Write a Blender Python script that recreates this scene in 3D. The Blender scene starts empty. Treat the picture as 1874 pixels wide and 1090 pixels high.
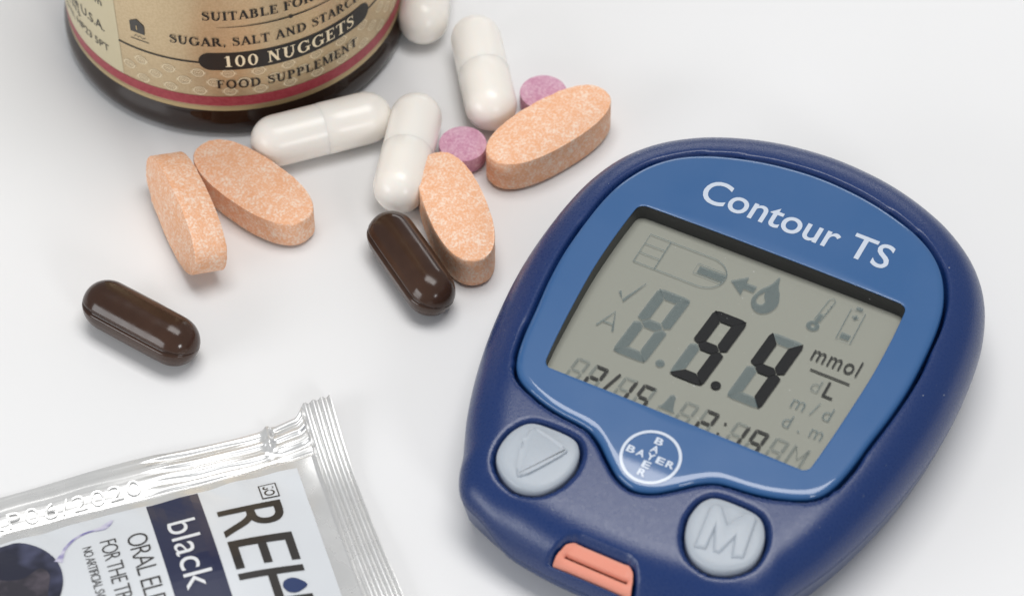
import bpy, bmesh, math, random
import numpy as np
from mathutils import Vector, Matrix

random.seed(7)
rng = np.random.default_rng(7)
MM = 0.001
S = bpy.context.scene
COL = S.collection
R = math.radians

# ------------------------------------------------------------------ camera
PITCH, DIST = 50.0, 0.390
cd = bpy.data.cameras.new('camera')
cam = bpy.data.objects.new('camera', cd)
COL.objects.link(cam)
cam.location = (0, -DIST * math.cos(R(PITCH)), DIST * math.sin(R(PITCH)))
cam.rotation_euler = (R(90 - PITCH), 0, 0)
cd.lens, cd.sensor_width = 100, 36
cd.clip_start, cd.clip_end = 0.01, 20
cd.dof.use_dof = True
cd.dof.focus_distance = 0.381
cd.dof.aperture_fstop = 26
S.camera = cam

# ------------------------------------------------------------------ world + lamps
world = bpy.data.worlds.new('World')
S.world = world
world.use_nodes = True
bg = world.node_tree.nodes['Background']
bg.inputs[0].default_value = (0.94, 0.97, 1.0, 1)
bg.inputs[1].default_value = 0.38


def softbox(name, loc, target, sx, sy, power, color=(1, 1, 1)):
    ld = bpy.data.lights.new(name, 'AREA')
    ld.shape = 'RECTANGLE'
    ld.size, ld.size_y = sx, sy
    ld.energy = power
    ld.color = color
    o = bpy.data.objects.new(name, ld)
    COL.objects.link(o)
    o.location = loc
    d = Vector(target) - Vector(loc)
    o.rotation_euler = d.to_track_quat('-Z', 'Y').to_euler()
    return o


softbox('softbox_key', (0.04, 0.09, 0.74), (0, 0.02, 0), 0.56, 0.30, 4.5, (1.0, 0.985, 0.965))
softbox('softbox_back', (0.10, 0.80, 0.26), (0, 0.02, 0), 0.60, 0.12, 0.8, (1.0, 0.99, 0.98))
softbox('softbox_left', (-0.52, -0.30, 0.20), (0, 0, 0), 0.34, 0.20, 1.4, (0.97, 0.985, 1.0))
softbox('softbox_front', (0.26, -0.52, 0.24), (0, 0, 0), 0.12, 0.12, 0.8, (0.98, 0.99, 1.0))

S.view_settings.view_transform = 'Standard'
S.view_settings.look = 'None'
S.view_settings.exposure = -0.15
S.view_settings.gamma = 1.0
S.view_settings.use_curve_mapping = False
S.render.engine = 'CYCLES'
S.cycles.use_denoising = True
S.cycles.max_bounces = 10
S.cycles.transparent_max_bounces = 12
S.cycles.caustics_refractive = False
S.cycles.caustics_reflective = False
S.cycles.sample_clamp_indirect = 6


# ------------------------------------------------------------------ materials
def mat(name, col, rough=0.5, metal=0.0, coat=0.0, coat_rough=0.05, spec=0.5, bump=None, sss=0.0, sss_r=0.001,
        vary=None, trans=0.0, ior=1.5, rvar=None):
    """Principled material; bump=(scale, strength[, detail]); vary=(scale, colour2, lo, hi[, detail])"""
    m = bpy.data.materials.new(name)
    m.use_nodes = True
    nt = m.node_tree
    p = nt.nodes['Principled BSDF']
    p.inputs['Base Color'].default_value = (*col, 1)
    p.inputs['Roughness'].default_value = rough
    p.inputs['Metallic'].default_value = metal
    p.inputs['Coat Weight'].default_value = coat
    p.inputs['Coat Roughness'].default_value = coat_rough
    p.inputs['Specular IOR Level'].default_value = spec
    p.inputs['IOR'].default_value = ior
    if trans:
        p.inputs['Transmission Weight'].default_value = trans
    if sss:
        p.inputs['Subsurface Weight'].default_value = sss
        p.inputs['Subsurface Radius'].default_value = (1.0, 0.75, 0.6)
        p.inputs['Subsurface Scale'].default_value = sss_r
    tc = None
    if bump or vary or rvar:
        tc = nt.nodes.new('ShaderNodeTexCoord')
    if vary:
        n = nt.nodes.new('ShaderNodeTexNoise')
        n.inputs['Scale'].default_value = vary[0]
        n.inputs['Detail'].default_value = vary[4] if len(vary) > 4 else 2
        nt.links.new(tc.outputs['Object'], n.inputs['Vector'])
        r = nt.nodes.new('ShaderNodeValToRGB')
        r.color_ramp.elements[0].position = vary[2]
        r.color_ramp.elements[1].position = vary[3]
        r.color_ramp.elements[0].color = (*col, 1)
        r.color_ramp.elements[1].color = (*vary[1], 1)
        nt.links.new(n.outputs['Fac'], r.inputs['Fac'])
        nt.links.new(r.outputs['Color'], p.inputs['Base Color'])
    if rvar:
        n = nt.nodes.new('ShaderNodeTexNoise')
        n.inputs['Scale'].default_value = rvar[0]
        n.inputs['Detail'].default_value = 4
        nt.links.new(tc.outputs['Object'], n.inputs['Vector'])
        mr = nt.nodes.new('ShaderNodeMapRange')
        mr.inputs['From Min'].default_value = 0.35
        mr.inputs['From Max'].default_value = 0.65
        mr.inputs['To Min'].default_value = rvar[1]
        mr.inputs['To Max'].default_value = rvar[2]
        nt.links.new(n.outputs['Fac'], mr.inputs['Value'])
        nt.links.new(mr.outputs['Result'], p.inputs['Roughness'])
    if bump:
        n = nt.nodes.new('ShaderNodeTexNoise')
        n.inputs['Scale'].default_value = bump[0]
        n.inputs['Detail'].default_value = bump[2] if len(bump) > 2 else 3
        nt.links.new(tc.outputs['Object'], n.inputs['Vector'])
        b = nt.nodes.new('ShaderNodeBump')
        b.inputs['Strength'].default_value = bump[1]
        b.inputs['Distance'].default_value = 0.0002
        nt.links.new(n.outputs['Fac'], b.inputs['Height'])
        nt.links.new(b.outputs['Normal'], p.inputs['Normal'])
    return m


def tablet_mat(name, c_dark, c_mid, c_light, scale, contrast):
    m = mat(name, c_mid, 0.75, spec=0.3, bump=(2600, 0.55, 4))
    nt = m.node_tree
    p = nt.nodes['Principled BSDF']
    tc = nt.nodes.new('ShaderNodeTexCoord')
    n1 = nt.nodes.new('ShaderNodeTexNoise')
    n1.inputs['Scale'].default_value = scale
    n1.inputs['Detail'].default_value = 4
    n1.inputs['Roughness'].default_value = 0.62
    n2 = nt.nodes.new('ShaderNodeTexNoise')
    n2.inputs['Scale'].default_value = scale * 0.22
    n2.inputs['Detail'].default_value = 2
    add = nt.nodes.new('ShaderNodeMath')
    add.operation = 'MULTIPLY_ADD'
    add.inputs[1].default_value = 0.45
    nt.links.new(tc.outputs['Object'], n1.inputs['Vector'])
    nt.links.new(tc.outputs['Object'], n2.inputs['Vector'])
    nt.links.new(n2.outputs['Fac'], add.inputs[0])
    nt.links.new(n1.outputs['Fac'], add.inputs[2])
    r = nt.nodes.new('ShaderNodeValToRGB')
    e = r.color_ramp.elements
    mid = 0.725
    e[0].position = mid - contrast
    e[0].color = (*c_dark, 1)
    e[1].position = mid + contrast
    e[1].color = (*c_light, 1)
    k = e.new(mid)
    k.color = (*c_mid, 1)
    nt.links.new(add.outputs[0], r.inputs['Fac'])
    nt.links.new(r.outputs['Color'], p.inputs['Base Color'])
    return m


M = {}
M['table'] = mat('white_acrylic', (0.80, 0.80, 0.805), 0.33, spec=0.4, vary=(9, (0.78, 0.78, 0.785), 0.4, 0.62), rvar=(26, 0.28, 0.40))
M['navy'] = mat('navy_plastic', (0.008, 0.029, 0.122), 0.32, spec=0.5, bump=(5200, 0.13, 2), rvar=(2600, 0.25, 0.33))
M['navy_low'] = mat('navy_plastic_lower', (0.014, 0.034, 0.115), 0.33, spec=0.45, bump=(5200, 0.18, 2))
M['blue'] = mat('blue_faceplate', (0.021, 0.098, 0.265), 0.42, spec=0.4, coat=1.0, coat_rough=0.04, rvar=(90, 0.36, 0.5))
M['surround'] = mat('black_surround', (0.03, 0.03, 0.03), 0.5)
M['dust'] = mat('dust', (0.7, 0.7, 0.68), 0.9)
M['lcd'] = mat('lcd_reflector', (0.44, 0.445, 0.39), 0.45, spec=0.3, bump=(9000, 0.05, 1))
M['seg_on'] = mat('lcd_segment_dark', (0.012, 0.012, 0.014), 0.35, spec=0.3)
M['seg_thin'] = mat('lcd_segment_grey', (0.045, 0.045, 0.046), 0.35, spec=0.3)
M['seg_off'] = mat('lcd_segment_ghost', (0.155, 0.205, 0.205), 0.38, spec=0.35)
M['seg_faint'] = mat('lcd_segment_faint', (0.24, 0.26, 0.225), 0.38, spec=0.35)
M['print_white'] = mat('print_white', (0.54, 0.60, 0.70), 0.4, coat=0.6, coat_rough=0.05)
M['button'] = mat('button_grey', (0.385, 0.425, 0.475), 0.40, spec=0.4, bump=(3500, 0.08, 2), sss=0.15, sss_r=0.0008)
M['port'] = mat('port_salmon', (0.77, 0.30, 0.215), 0.45, spec=0.35, sss=0.2, sss_r=0.001)
M['slot'] = mat('port_slot', (0.16, 0.022, 0.012), 0.6)
M['capsule'] = mat('capsule_gelatin_cap', (0.875, 0.83, 0.77), 0.27, spec=0.4, sss=0.35, sss_r=0.0015)
M['capsule_b'] = mat('capsule_gelatin_body', (0.88, 0.84, 0.785), 0.28, spec=0.4, sss=0.35, sss_r=0.0015)
M['softgel'] = mat('softgel_brown', (0.040, 0.019, 0.012), 0.15, spec=0.38, bump=(420, 0.10, 1), vary=(150, (0.055, 0.027, 0.017), 0.4, 0.65), rvar=(500, 0.12, 0.24))
M['orange'] = tablet_mat('tablet_orange', (0.83, 0.43, 0.24), (0.86, 0.505, 0.325), (0.90, 0.70, 0.565), 3000, 0.15)
M['pink'] = tablet_mat('tablet_pink', (0.55, 0.25, 0.37), (0.64, 0.35, 0.47), (0.73, 0.49, 0.58), 2600, 0.19)
M['glass'] = mat('amber_glass', (0.028, 0.012, 0.007), 0.04, spec=0.55, trans=0.4, ior=1.5)
M['gold'] = mat('label_gold', (0.60, 0.46, 0.28), 0.38, metal=0.7, spec=0.5, vary=(3000, (0.65, 0.51, 0.32), 0.4, 0.6), bump=(1500, 0.06, 2))
M['gold_plain'] = mat('label_gold_line', (0.56, 0.42, 0.22), 0.34, metal=0.5)
M['medal'] = mat('label_gold_light', (0.93, 0.80, 0.56), 0.36, metal=0.1)
M['cream'] = mat('label_cream', (0.60, 0.52, 0.34), 0.42, spec=0.4)
M['red'] = mat('label_red', (0.34, 0.040, 0.055), 0.38, metal=0.2, vary=(1800, (0.39, 0.06, 0.075), 0.4, 0.6))
M['ink'] = mat('label_ink', (0.012, 0.010, 0.009), 0.4)
M['ink_soft'] = mat('label_ink_soft', (0.05, 0.045, 0.04), 0.45)
M['cap'] = mat('black_cap', (0.015, 0.015, 0.016), 0.4)
M['film'] = mat('silver_film', (0.74, 0.74, 0.735), 0.28, metal=0.5, spec=0.55, bump=(300, 0.05, 2), rvar=(160, 0.22, 0.34))
M['panel'] = mat('sachet_print_white', (0.68, 0.705, 0.735), 0.3, coat=0.7, coat_rough=0.06)
M['sink'] = mat('sachet_ink', (0.028, 0.024, 0.022), 0.3, coat=0.7, coat_rough=0.06)
M['snavy'] = mat('sachet_navy', (0.014, 0.019, 0.06), 0.3, coat=0.8, coat_rough=0.06)
M['swhite'] = mat('sachet_white', (0.74, 0.75, 0.77), 0.3, coat=0.6)
M['drop'] = mat('sachet_drop', (0.02, 0.04, 0.13), 0.3, coat=0.7)
M['juice'] = mat('sachet_splash', (0.20, 0.18, 0.42), 0.3, coat=0.7, vary=(420, (0.62, 0.6, 0.72), 0.42, 0.6))
M['fruit'] = mat('sachet_fruit', (0.010, 0.011, 0.030), 0.3, coat=0.7, vary=(190, (0.11, 0.12, 0.22), 0.45, 0.75, 2))
M['fruit_cut'] = mat('sachet_fruit_calyx', (0.022, 0.019, 0.030), 0.4, coat=0.6, vary=(300, (0.11, 0.09, 0.115), 0.45, 0.75, 3))


def pane_mat():
    m = bpy.data.materials.new('clear_window')
    m.use_nodes = True
    nt = m.node_tree
    nt.nodes.clear()
    out = nt.nodes.new('ShaderNodeOutputMaterial')
    mix = nt.nodes.new('ShaderNodeMixShader')
    tr = nt.nodes.new('ShaderNodeBsdfTransparent')
    tr.inputs[0].default_value = (0.965, 0.97, 0.965, 1)
    gl = nt.nodes.new('ShaderNodeBsdfGlossy')
    gl.inputs['Roughness'].default_value = 0.05
    fr = nt.nodes.new('ShaderNodeFresnel')
    fr.inputs['IOR'].default_value = 1.45
    nt.links.new(fr.outputs[0], mix.inputs[0])
    nt.links.new(tr.outputs[0], mix.inputs[1])
    nt.links.new(gl.outputs[0], mix.inputs[2])
    nt.links.new(mix.outputs[0], out.inputs[0])
    return m


M['pane'] = pane_mat()


def see_through(name, fac):
    m = M[name]
    nt = m.node_tree
    p = nt.nodes['Principled BSDF']
    out = [n for n in nt.nodes if n.type == 'OUTPUT_MATERIAL'][0]
    mix = nt.nodes.new('ShaderNodeMixShader')
    tr = nt.nodes.new('ShaderNodeBsdfTransparent')
    mix.inputs[0].default_value = fac
    nt.links.new(tr.outputs[0], mix.inputs[1])
    nt.links.new(p.outputs[0], mix.inputs[2])
    nt.links.new(mix.outputs[0], out.inputs[0])


M['seg_off'] = mat('lcd_segment_ghost', (0.12, 0.205, 0.25), 0.45, spec=0.2)
M['seg_faint'] = mat('lcd_segment_faint', (0.13, 0.19, 0.215), 0.45, spec=0.2)
see_through('seg_off', 0.42)
see_through('seg_faint', 0.30)
see_through('seg_thin', 0.9)


# ------------------------------------------------------------------ object helpers
def tag(o, label=None, cat=None, group=None, kind=None):
    if label: o['label'] = label
    if cat: o['category'] = cat
    if group: o['group'] = group
    if kind: o['kind'] = kind
    return o


def empty(name, loc=(0, 0, 0), rz=0):
    o = bpy.data.objects.new(name, None)
    o.empty_display_size = 0.005
    COL.objects.link(o)
    o.location = loc
    o.rotation_euler = (0, 0, rz)
    return o


def obj(name, verts, faces, material, parent=None, smooth=True, mats=None, fmat=None, sharp=None):
    """verts in millimetres"""
    me = bpy.data.meshes.new(name)
    v = np.asarray(verts, dtype=float) * MM
    me.from_pydata(v.tolist(), [], [list(map(int, f)) for f in faces])
    me.materials.append(M[material])
    if mats:
        for k in mats:
            me.materials.append(M[k])
    if fmat is not None:
        me.polygons.foreach_set('material_index', np.asarray(fmat, dtype=np.int32))
    me.validate()
    if smooth:
        me.polygons.foreach_set('use_smooth', [True] * len(me.polygons))
        if sharp:
            me.set_sharp_from_angle(angle=R(sharp))
    me.update()
    o = bpy.data.objects.new(name, me)
    COL.objects.link(o)
    if parent: o.parent = parent
    return o


def grid_faces(nr, nc, closed=True, off=0):
    """rings of nc verts, nr rings; quads between neighbouring rings"""
    f = []
    for i in range(nr - 1):
        for j in range(nc if closed else nc - 1):
            k = (j + 1) % nc
            f.append((off + i * nc + j, off + i * nc + k, off + (i + 1) * nc + k, off + (i + 1) * nc + j))
    return f


def lathe(profile, n=96):
    """profile: list of (r, z) from bottom to top; r=0 allowed at the ends"""
    v, f = [], []
    for (r, z) in profile:
        for j in range(n):
            a = 2 * math.pi * j / n
            v.append((r * math.cos(a), r * math.sin(a), z))
    f = grid_faces(len(profile), n)
    return v, f


def spline(points, n, closed=True):
    """Catmull-Rom through 2D points"""
    P = np.asarray(points, float)
    m = len(P)
    out = []
    seg = m if closed else m - 1
    per = max(2, n // seg)
    for i in range(seg):
        p1, p2 = P[i % m], P[(i + 1) % m]
        if closed:
            p0, p3 = P[(i - 1) % m], P[(i + 2) % m]
        else:
            p0, p3 = P[max(i - 1, 0)], P[min(i + 2, m - 1)]
        for k in range(per):
            t = k / per
            out.append(0.5 * ((2 * p1) + (-p0 + p2) * t + (2 * p0 - 5 * p1 + 4 * p2 - p3) * t * t + (-p0 + 3 * p1 - 3 * p2 + p3) * t ** 3))
    if not closed: out.append(P[-1])
    return np.array(out)


def mirror(half):
    """half outline from top (u=0) clockwise down the right side to bottom (u=0) -> closed outline"""
    h = [tuple(p) for p in half]
    return h + [(-u, v) for (u, v) in reversed(h[1:-1])]


def sdist(px, py, poly):
    """signed distance to a closed polygon (negative inside), vectorised"""
    poly = np.asarray(poly, float)
    d = np.full(px.shape, 1e9)
    inside = np.zeros(px.shape, bool)
    n = len(poly)
    for i in range(n):
        ax, ay = poly[i]
        bx, by = poly[(i + 1) % n]
        ex, ey = bx - ax, by - ay
        L = ex * ex + ey * ey
        if L < 1e-12: continue
        t = np.clip(((px - ax) * ex + (py - ay) * ey) / L, 0, 1)
        d = np.minimum(d, (px - ax - t * ex) ** 2 + (py - ay - t * ey) ** 2)
        c = ((ay > py) != (by > py))
        if abs(ey) > 1e-12:
            inside ^= c & (px < ex * (py - ay) / ey + ax)
    d = np.sqrt(d)
    return np.where(inside, -d, d)


def sstep(x, a, b):
    t = np.clip((x - a) / (b - a), 0, 1)
    return t * t * (3 - 2 * t)


# ------------------------------------------------------------------ flat lettering
_fc = {}


def text2d(s, spacing=1.0, bold=0.0):
    """outline text of the built-in font as triangles in 2D, normalised to its bounding box height"""
    key = (s, spacing, bold)
    if key in _fc: return _fc[key]
    c = bpy.data.curves.new('t', 'FONT')
    c.body = s
    c.size = 1
    c.space_character = spacing
    c.resolution_u = 5
    c.offset = bold
    c.fill_mode = 'FRONT'
    o = bpy.data.objects.new('t', c)
    COL.objects.link(o)
    dg = bpy.context.evaluated_depsgraph_get()
    me = o.evaluated_get(dg).to_mesh()
    v = np.array([(p.co.x, p.co.y) for p in me.vertices])
    f = [tuple(p.vertices) for p in me.polygons]
    o.evaluated_get(dg).to_mesh_clear()
    bpy.data.objects.remove(o)
    bpy.data.curves.remove(c)
    _fc[key] = (v, f)
    return v, f


def cut_grid(v, f, step):
    """cut a flat 2D mesh along a grid so that it can follow a curved surface"""
    bm = bmesh.new()
    vs = [bm.verts.new((x, y, 0)) for x, y in v]
    for q in f:
        try: bm.faces.new([vs[i] for i in q])
        except ValueError: pass
    v = np.asarray(v)
    for ax in (0, 1):
        lo, hi = v[:, ax].min(), v[:, ax].max()
        k = math.floor(lo / step) + 1
        while k * step < hi:
            co, no = [0, 0, 0], [0, 0, 0]
            co[ax] = k * step
            no[ax] = 1
            bmesh.ops.bisect_plane(bm, geom=bm.verts[:] + bm.edges[:] + bm.faces[:], plane_co=co, plane_no=no, dist=1e-5)
            k += 1
    bm.verts.index_update()
    ov = [(p.co.x, p.co.y) for p in bm.verts]
    of = [tuple(p.index for p in q.verts) for q in bm.faces]
    bm.free()
    return ov, of


def fit(s, x0, x1, y0, y1, **k):
    """text fitted to a box (the font's own bounding box)"""
    v, f = text2d(s, **k)
    lo, hi = v.min(0), v.max(0)
    w = np.empty_like(v)
    w[:, 0] = x0 + (v[:, 0] - lo[0]) / (hi[0] - lo[0]) * (x1 - x0)
    w[:, 1] = y0 + (v[:, 1] - lo[1]) / (hi[1] - lo[1]) * (y1 - y0)
    return w, f


class Flat:
    """collects flat 2D polygons / meshes, then maps them onto a surface"""

    def __init__(self):
        self.v, self.f = [], []

    def poly(self, pts):
        o = len(self.v)
        self.v += [tuple(p) for p in pts]
        self.f.append(tuple(range(o, o + len(pts))))
        return self

    def mesh(self, v, f):
        o = len(self.v)
        self.v += [tuple(p) for p in v]
        self.f += [tuple(i + o for i in q) for q in f]
        return self

    def rect(self, x0, y0, x1, y1):
        return self.poly([(x0, y0), (x1, y0), (x1, y1), (x0, y1)])

    def strip(self, pts, w, closed=False):
        """stroke of width w (number or list) along points"""
        P = np.asarray(pts, float)
        n = len(P)
        W = np.full(n, float(w)) if np.isscalar(w) else np.asarray(w, float)
        if closed:
            T = np.roll(P, -1, 0) - np.roll(P, 1, 0)
        else:
            T = np.gradient(P, axis=0)
        T /= np.linalg.norm(T, axis=1)[:, None] + 1e-12
        N = np.stack([-T[:, 1], T[:, 0]], -1)
        A, B = P + N * W[:, None] / 2, P - N * W[:, None] / 2
        o = len(self.v)
        self.v += [tuple(p) for p in A] + [tuple(p) for p in B]
        for i in range(n if closed else n - 1):
            k = (i + 1) % n
            self.f.append((o + i, o + n + i, o + n + k, o + k))
        return self

    def disc(self, cx, cy, r, n=24):
        return self.poly([(cx + r * math.cos(2 * math.pi * i / n), cy + r * math.sin(2 * math.pi * i / n)) for i in range(n)])

    def ring(self, cx, cy, r, w, n=48, ry=None):
        ry = ry or r
        return self.strip([(cx + r * math.cos(2 * math.pi * i / n), cy + ry * math.sin(2 * math.pi * i / n)) for i in range(n)], w, True)

    def build(self, name, material, parent, surf, step=None):
        v, f = self.v, self.f
        if step: v, f = cut_grid(v, f, step)
        P = surf(np.asarray(v, float))
        return obj(name, P, up(P, f), material, parent, smooth=False)


def up(P, f):
    return f


# ------------------------------------------------------------------ the table
bm_v = [(-900, -600, 0), (900, -600, 0), (900, 1000, 0), (-900, 1000, 0)]
t = obj('table_surface', bm_v, [(0, 1, 2, 3)], 'table', smooth=False)
tag(t, 'smooth white glossy table surface under everything', kind='structure')

# ================================================================== GLUCOSE METER
PHI = R(-27.5)
AX = np.array([-math.sin(PHI), math.cos(PHI)])   # towards the meter's top
BX = np.array([math.cos(PHI), math.sin(PHI)])    # towards its right
MO = np.array([26.7, -20.9]) - 0.7 * BX
meter = empty('glucose_meter', (MO[0] * MM, MO[1] * MM, 0), PHI)
tag(meter, 'dark blue handheld blood glucose meter with grey display reading 9.4', 'glucose meter')

OUT_H = [(0, 41.3), (4.5, 41.0), (8.7, 40.3), (13, 39.0), (17.3, 37.1), (20.6, 35.0), (23.6, 32.4), (26.1, 29.2), (27.9, 25.6), (29.2, 21.3), (29.9, 17.0),
         (30.3, 12), (30.4, 6), (30.0, 0), (29.0, -7), (27.4, -14), (25.3, -20.5), (22.9, -26.0), (21.7, -29.4), (19.9, -31.9),
         (16.6, -33.4), (13.2, -34.6), (9.5, -35.3), (5, -35.8), (0, -35.9)]
FACE_H = [(0, 34.1), (4, 33.85), (8, 33.2), (11.9, 32.1), (15.6, 30.6), (18.8, 28.5), (21.3, 25.7), (23.0, 22.4), (24.1, 18.7), (24.7, 13.8),
          (24.95, 6.5), (24.6, 0.7), (23.9, -4.4), (23.3, -9), (22.5, -12.5), (21.3, -14.8), (19.5, -16.2), (16.5, -17.4), (13.4, -18.1), (10.3, -18.45), (8.6, -18.9),
          (6.8, -20.0), (4.7, -21.8), (2.5, -23.4), (0, -24.1)]
WIN_H = [(0, 17.8), (9, 17.8), (17.6, 17.75), (18.7, 17.6), (19.25, 17.1), (19.45, 16), (19.7, 11), (19.75, 5), (19.45, -1), (19.0, -7), (18.62, -10.6),
         (18.45, -11.6), (17.9, -12.2), (16.9, -12.35), (9, -12.35), (0, -12.35)]
C0 = (0.0, 2.0)


def radial(half, th):
    P = spline(mirror(half), 1200)
    a = np.arctan2(P[:, 1] - C0[1], P[:, 0] - C0[0])
    r = np.hypot(P[:, 0] - C0[0], P[:, 1] - C0[1])
    o = np.argsort(a)
    return np.interp(th, a[o], r[o], period=2 * math.pi)


def zf(u, v):
    return 15 - np.where(v < 8, .002, .001) * (v - 8) ** 2 - .0006 * u ** 2


def zpart(u, v):
    """height of the parting line between the shells"""
    return 7.6 - 2.4 * sstep(-v, 26, 34) * sstep(-np.abs(u), -17, -11)


NS = 720
TH = np.linspace(0, 2 * math.pi, NS, endpoint=False)
R_OUT, R_FACE, R_WIN = radial(OUT_H, TH), radial(FACE_H, TH), radial(WIN_H, TH)
CT, ST = np.cos(TH), np.sin(TH)
face_poly = np.stack([C0[0] + R_FACE * CT, C0[1] + R_FACE * ST], -1)[::3]


def button_outline(cx, cy, rad, flat_ang, flat_d, n=64):
    """a disc with one flattened, softened side"""
    pts = []
    for i in range(n):
        a = 2 * math.pi * i / n
        r = rad
        c = math.cos(a - flat_ang)
        if c > 0.05:
            r = -math.log(math.exp(-14 * rad / 6) + math.exp(-14 * min(flat_d / c, 30) / 6)) / 14 * 6
        pts.append((cx + r * math.cos(a), cy + r * math.sin(a)))
    return np.array(pts)


BTN = [(-12.95, -25.15, R(90 - 10)), (12.95, -25.15, R(90 + 10))]
_bl = [(-17.55, -27.2), (-17.95, -24.9), (-17.35, -22.5), (-15.75, -20.75), (-12.6, -20.38), (-9.85, -20.6), (-8.65, -21.5), (-8.05, -22.9), (-7.95, -25.0),
       (-8.75, -27.4), (-10.5, -29.3), (-13.2, -29.9), (-15.75, -29.0)]
BTN_OUT = [spline(_bl, 104), spline([(-x, y) for x, y in reversed(_bl)], 104)]
NOTCH = [(-3.3, -32.25), (3.3, -32.25), (4.5, -32.7), (5.2, -33.7), (6.1, -35.45), (-6.1, -35.45), (-5.2, -33.7), (-4.5, -32.7)]


def shell_z(u, v, e):
    zp = zpart(u, v)
    E = 7.2
    k = np.clip(1 - e / E, 0, 1)
    prof = np.clip(1 - k ** 2.6, 0, 1) ** (1 / 2.15)
    z = zp + (zf(u, v) - 0.05 - zp) * prof
    return z


def build_upper_shell():
    s = np.concatenate([1 - np.cos(np.linspace(0, math.pi / 2, 34)) ** 1.0, ])
    e_abs = np.concatenate([[0.0], 7.2 * (s[1:] ** 1.15)])
    rows_u, rows_v, rows_e = [], [], []
    for e in e_abs:
        t = (R_OUT - e) / R_OUT
        rows_u.append(C0[0] + R_OUT * t * CT); rows_v.append(C0[1] + R_OUT * t * ST); rows_e.append(np.full(NS, e))
    R1 = R_OUT - 7.2
    for t in np.linspace(1, 0.10, 128)[1:]:
        rr = R1 * t
        rows_u.append(C0[0] + rr * CT); rows_v.append(C0[1] + rr * ST); rows_e.append(np.full(NS, 9.0))
    u, v, e = np.array(rows_u), np.array(rows_v), np.array(rows_e)
    z = shell_z(u, v, e)
    near = (e > 3)
    d = np.full(u.shape, 50.0)
    d[near] = sdist(u[near], v[near], face_poly)
    # pocket for the faceplate, softened lip
    z = z - 3.4 * sstep(-d, -0.16, 0.22) + 0.0
    z = z - 0.12 * sstep(-d, -0.6, -0.1)
    for b in BTN_OUT:
        m = (np.abs(u - b[:, 0].mean()) < 9) & (np.abs(v - b[:, 1].mean()) < 9)
        db = sdist(u[m], v[m], b)
        z[m] = z[m] - 0.28 * sstep(-db, -0.95, -0.3) - 1.8 * sstep(-db, -0.36, -0.08)
    m = (np.abs(u) < 9) & (v < -28)
    dn = sdist(u[m], v[m], NOTCH)
    floor = 6.75 + 0 * dn
    w = sstep(-dn, -0.25, 0.35)
    z[m] = z[m] * (1 - w) + np.minimum(z[m], floor) * w
    # inward tucked first ring (parting groove)
    P = np.stack([u, v, z], -1)
    first = P[0].copy()
    t = (R_OUT - 0.35) / R_OUT
    first[:, 0] = C0[0] + R_OUT * t * CT; first[:, 1] = C0[1] + R_OUT * t * ST
    first[:, 2] = P[0][:, 2] + 0.02
    P[0][:, 2] += 0.1
    P = np.concatenate([first[None], P])
    nr = len(P)
    verts = P.reshape(-1, 3)
    faces = grid_faces(nr, NS)
    # orientation: outer->inner rings, counter-clockwise: normals up
    return verts, faces


vv, ff = build_upper_shell()
us = obj('upper_shell', vv, ff, 'navy', meter)


def outline_inset(d):
    P = np.stack([C0[0] + R_OUT * CT, C0[1] + R_OUT * ST], -1)[::4]
    T = np.roll(P, -1, 0) - np.roll(P, 1, 0)
    T /= np.linalg.norm(T, axis=1)[:, None]
    N = np.stack([-T[:, 1], T[:, 0]], -1)
    return P + N * d


rings = []
for dz, d in ((0.12, 0.5), (-0.02, 0.34), (-0.06, 0.12), (-0.16, 0.04), (-0.6, 0.06), (-1.4, 0.25)):
    q = outline_inset(d)
    rings.append(np.c_[q, zpart(q[:, 0], q[:, 1]) + dz])
for k, (zz, d) in enumerate(((3.2, 0.85), (2.0, 1.9), (1.2, 3.0), (0.6, 4.2), (0.2, 5.5), (0.0, 7.0))):
    q = outline_inset(d)
    zt = zpart(q[:, 0], q[:, 1]) - 1.9
    rings.append(np.c_[q, np.minimum(zz, zt * zz / 3.2 if zz < 3.2 else zt)])
P = np.array(rings)
nc = P.shape[1]
fs = [tuple(reversed(q)) for q in grid_faces(len(P), nc)]
vs = P.reshape(-1, 3).tolist()
fs.append(tuple(reversed(range((len(P) - 1) * nc, len(P) * nc))))
obj('lower_shell', vs, fs, 'navy_low', meter)


# faceplate (ring between outer outline and display window)
def face_edge(e):
    """drop of the lens surface near its rim; e = distance from the rim"""
    return 0.30 * np.clip(1 - e / 1.15, 0, 1) ** 2.4 + 0.28 * np.clip(1 - e / 0.32, 0, 1) ** 2


rings = []
RFp = R_FACE - 0.34


def ring_at(r, z_off, e):
    u, v = C0[0] + r * CT, C0[1] + r * ST
    return np.stack([u, v, zf(u, v) + 0.12 + z_off - face_edge(e)], -1)


rings.append(ring_at(RFp, -1.8, 0.0))
rings.append(ring_at(RFp, -0.35, 0.0))
for e in (0.0, 0.05, 0.12, 0.2, 0.3, 0.45, 0.65, 0.9, 1.2, 1.6, 2.1, 2.7):
    rings.append(ring_at(RFp - e, 0, np.full(NS, e)))
for t in np.linspace(0, 1, 9)[1:-1]:
    rings.append(ring_at((RFp - 2.7) * (1 - t) + (R_WIN + 0.25) * t, 0, 9.0))
rings.append(ring_at(R_WIN + 0.12, 0, 9.0))
rings.append(ring_at(R_WIN + 0.03, -0.03, 9.0))
rings.append(ring_at(R_WIN, -0.10, 9.0))
P = np.array(rings)
obj('faceplate', P.reshape(-1, 3), grid_faces(len(P), NS), 'blue', meter)

LZ = 12.55     # height of the liquid-crystal segments
SH = (13.2 - LZ) * 0.84
DU, DV = -0.462 * SH, 0.887 * SH
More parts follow.
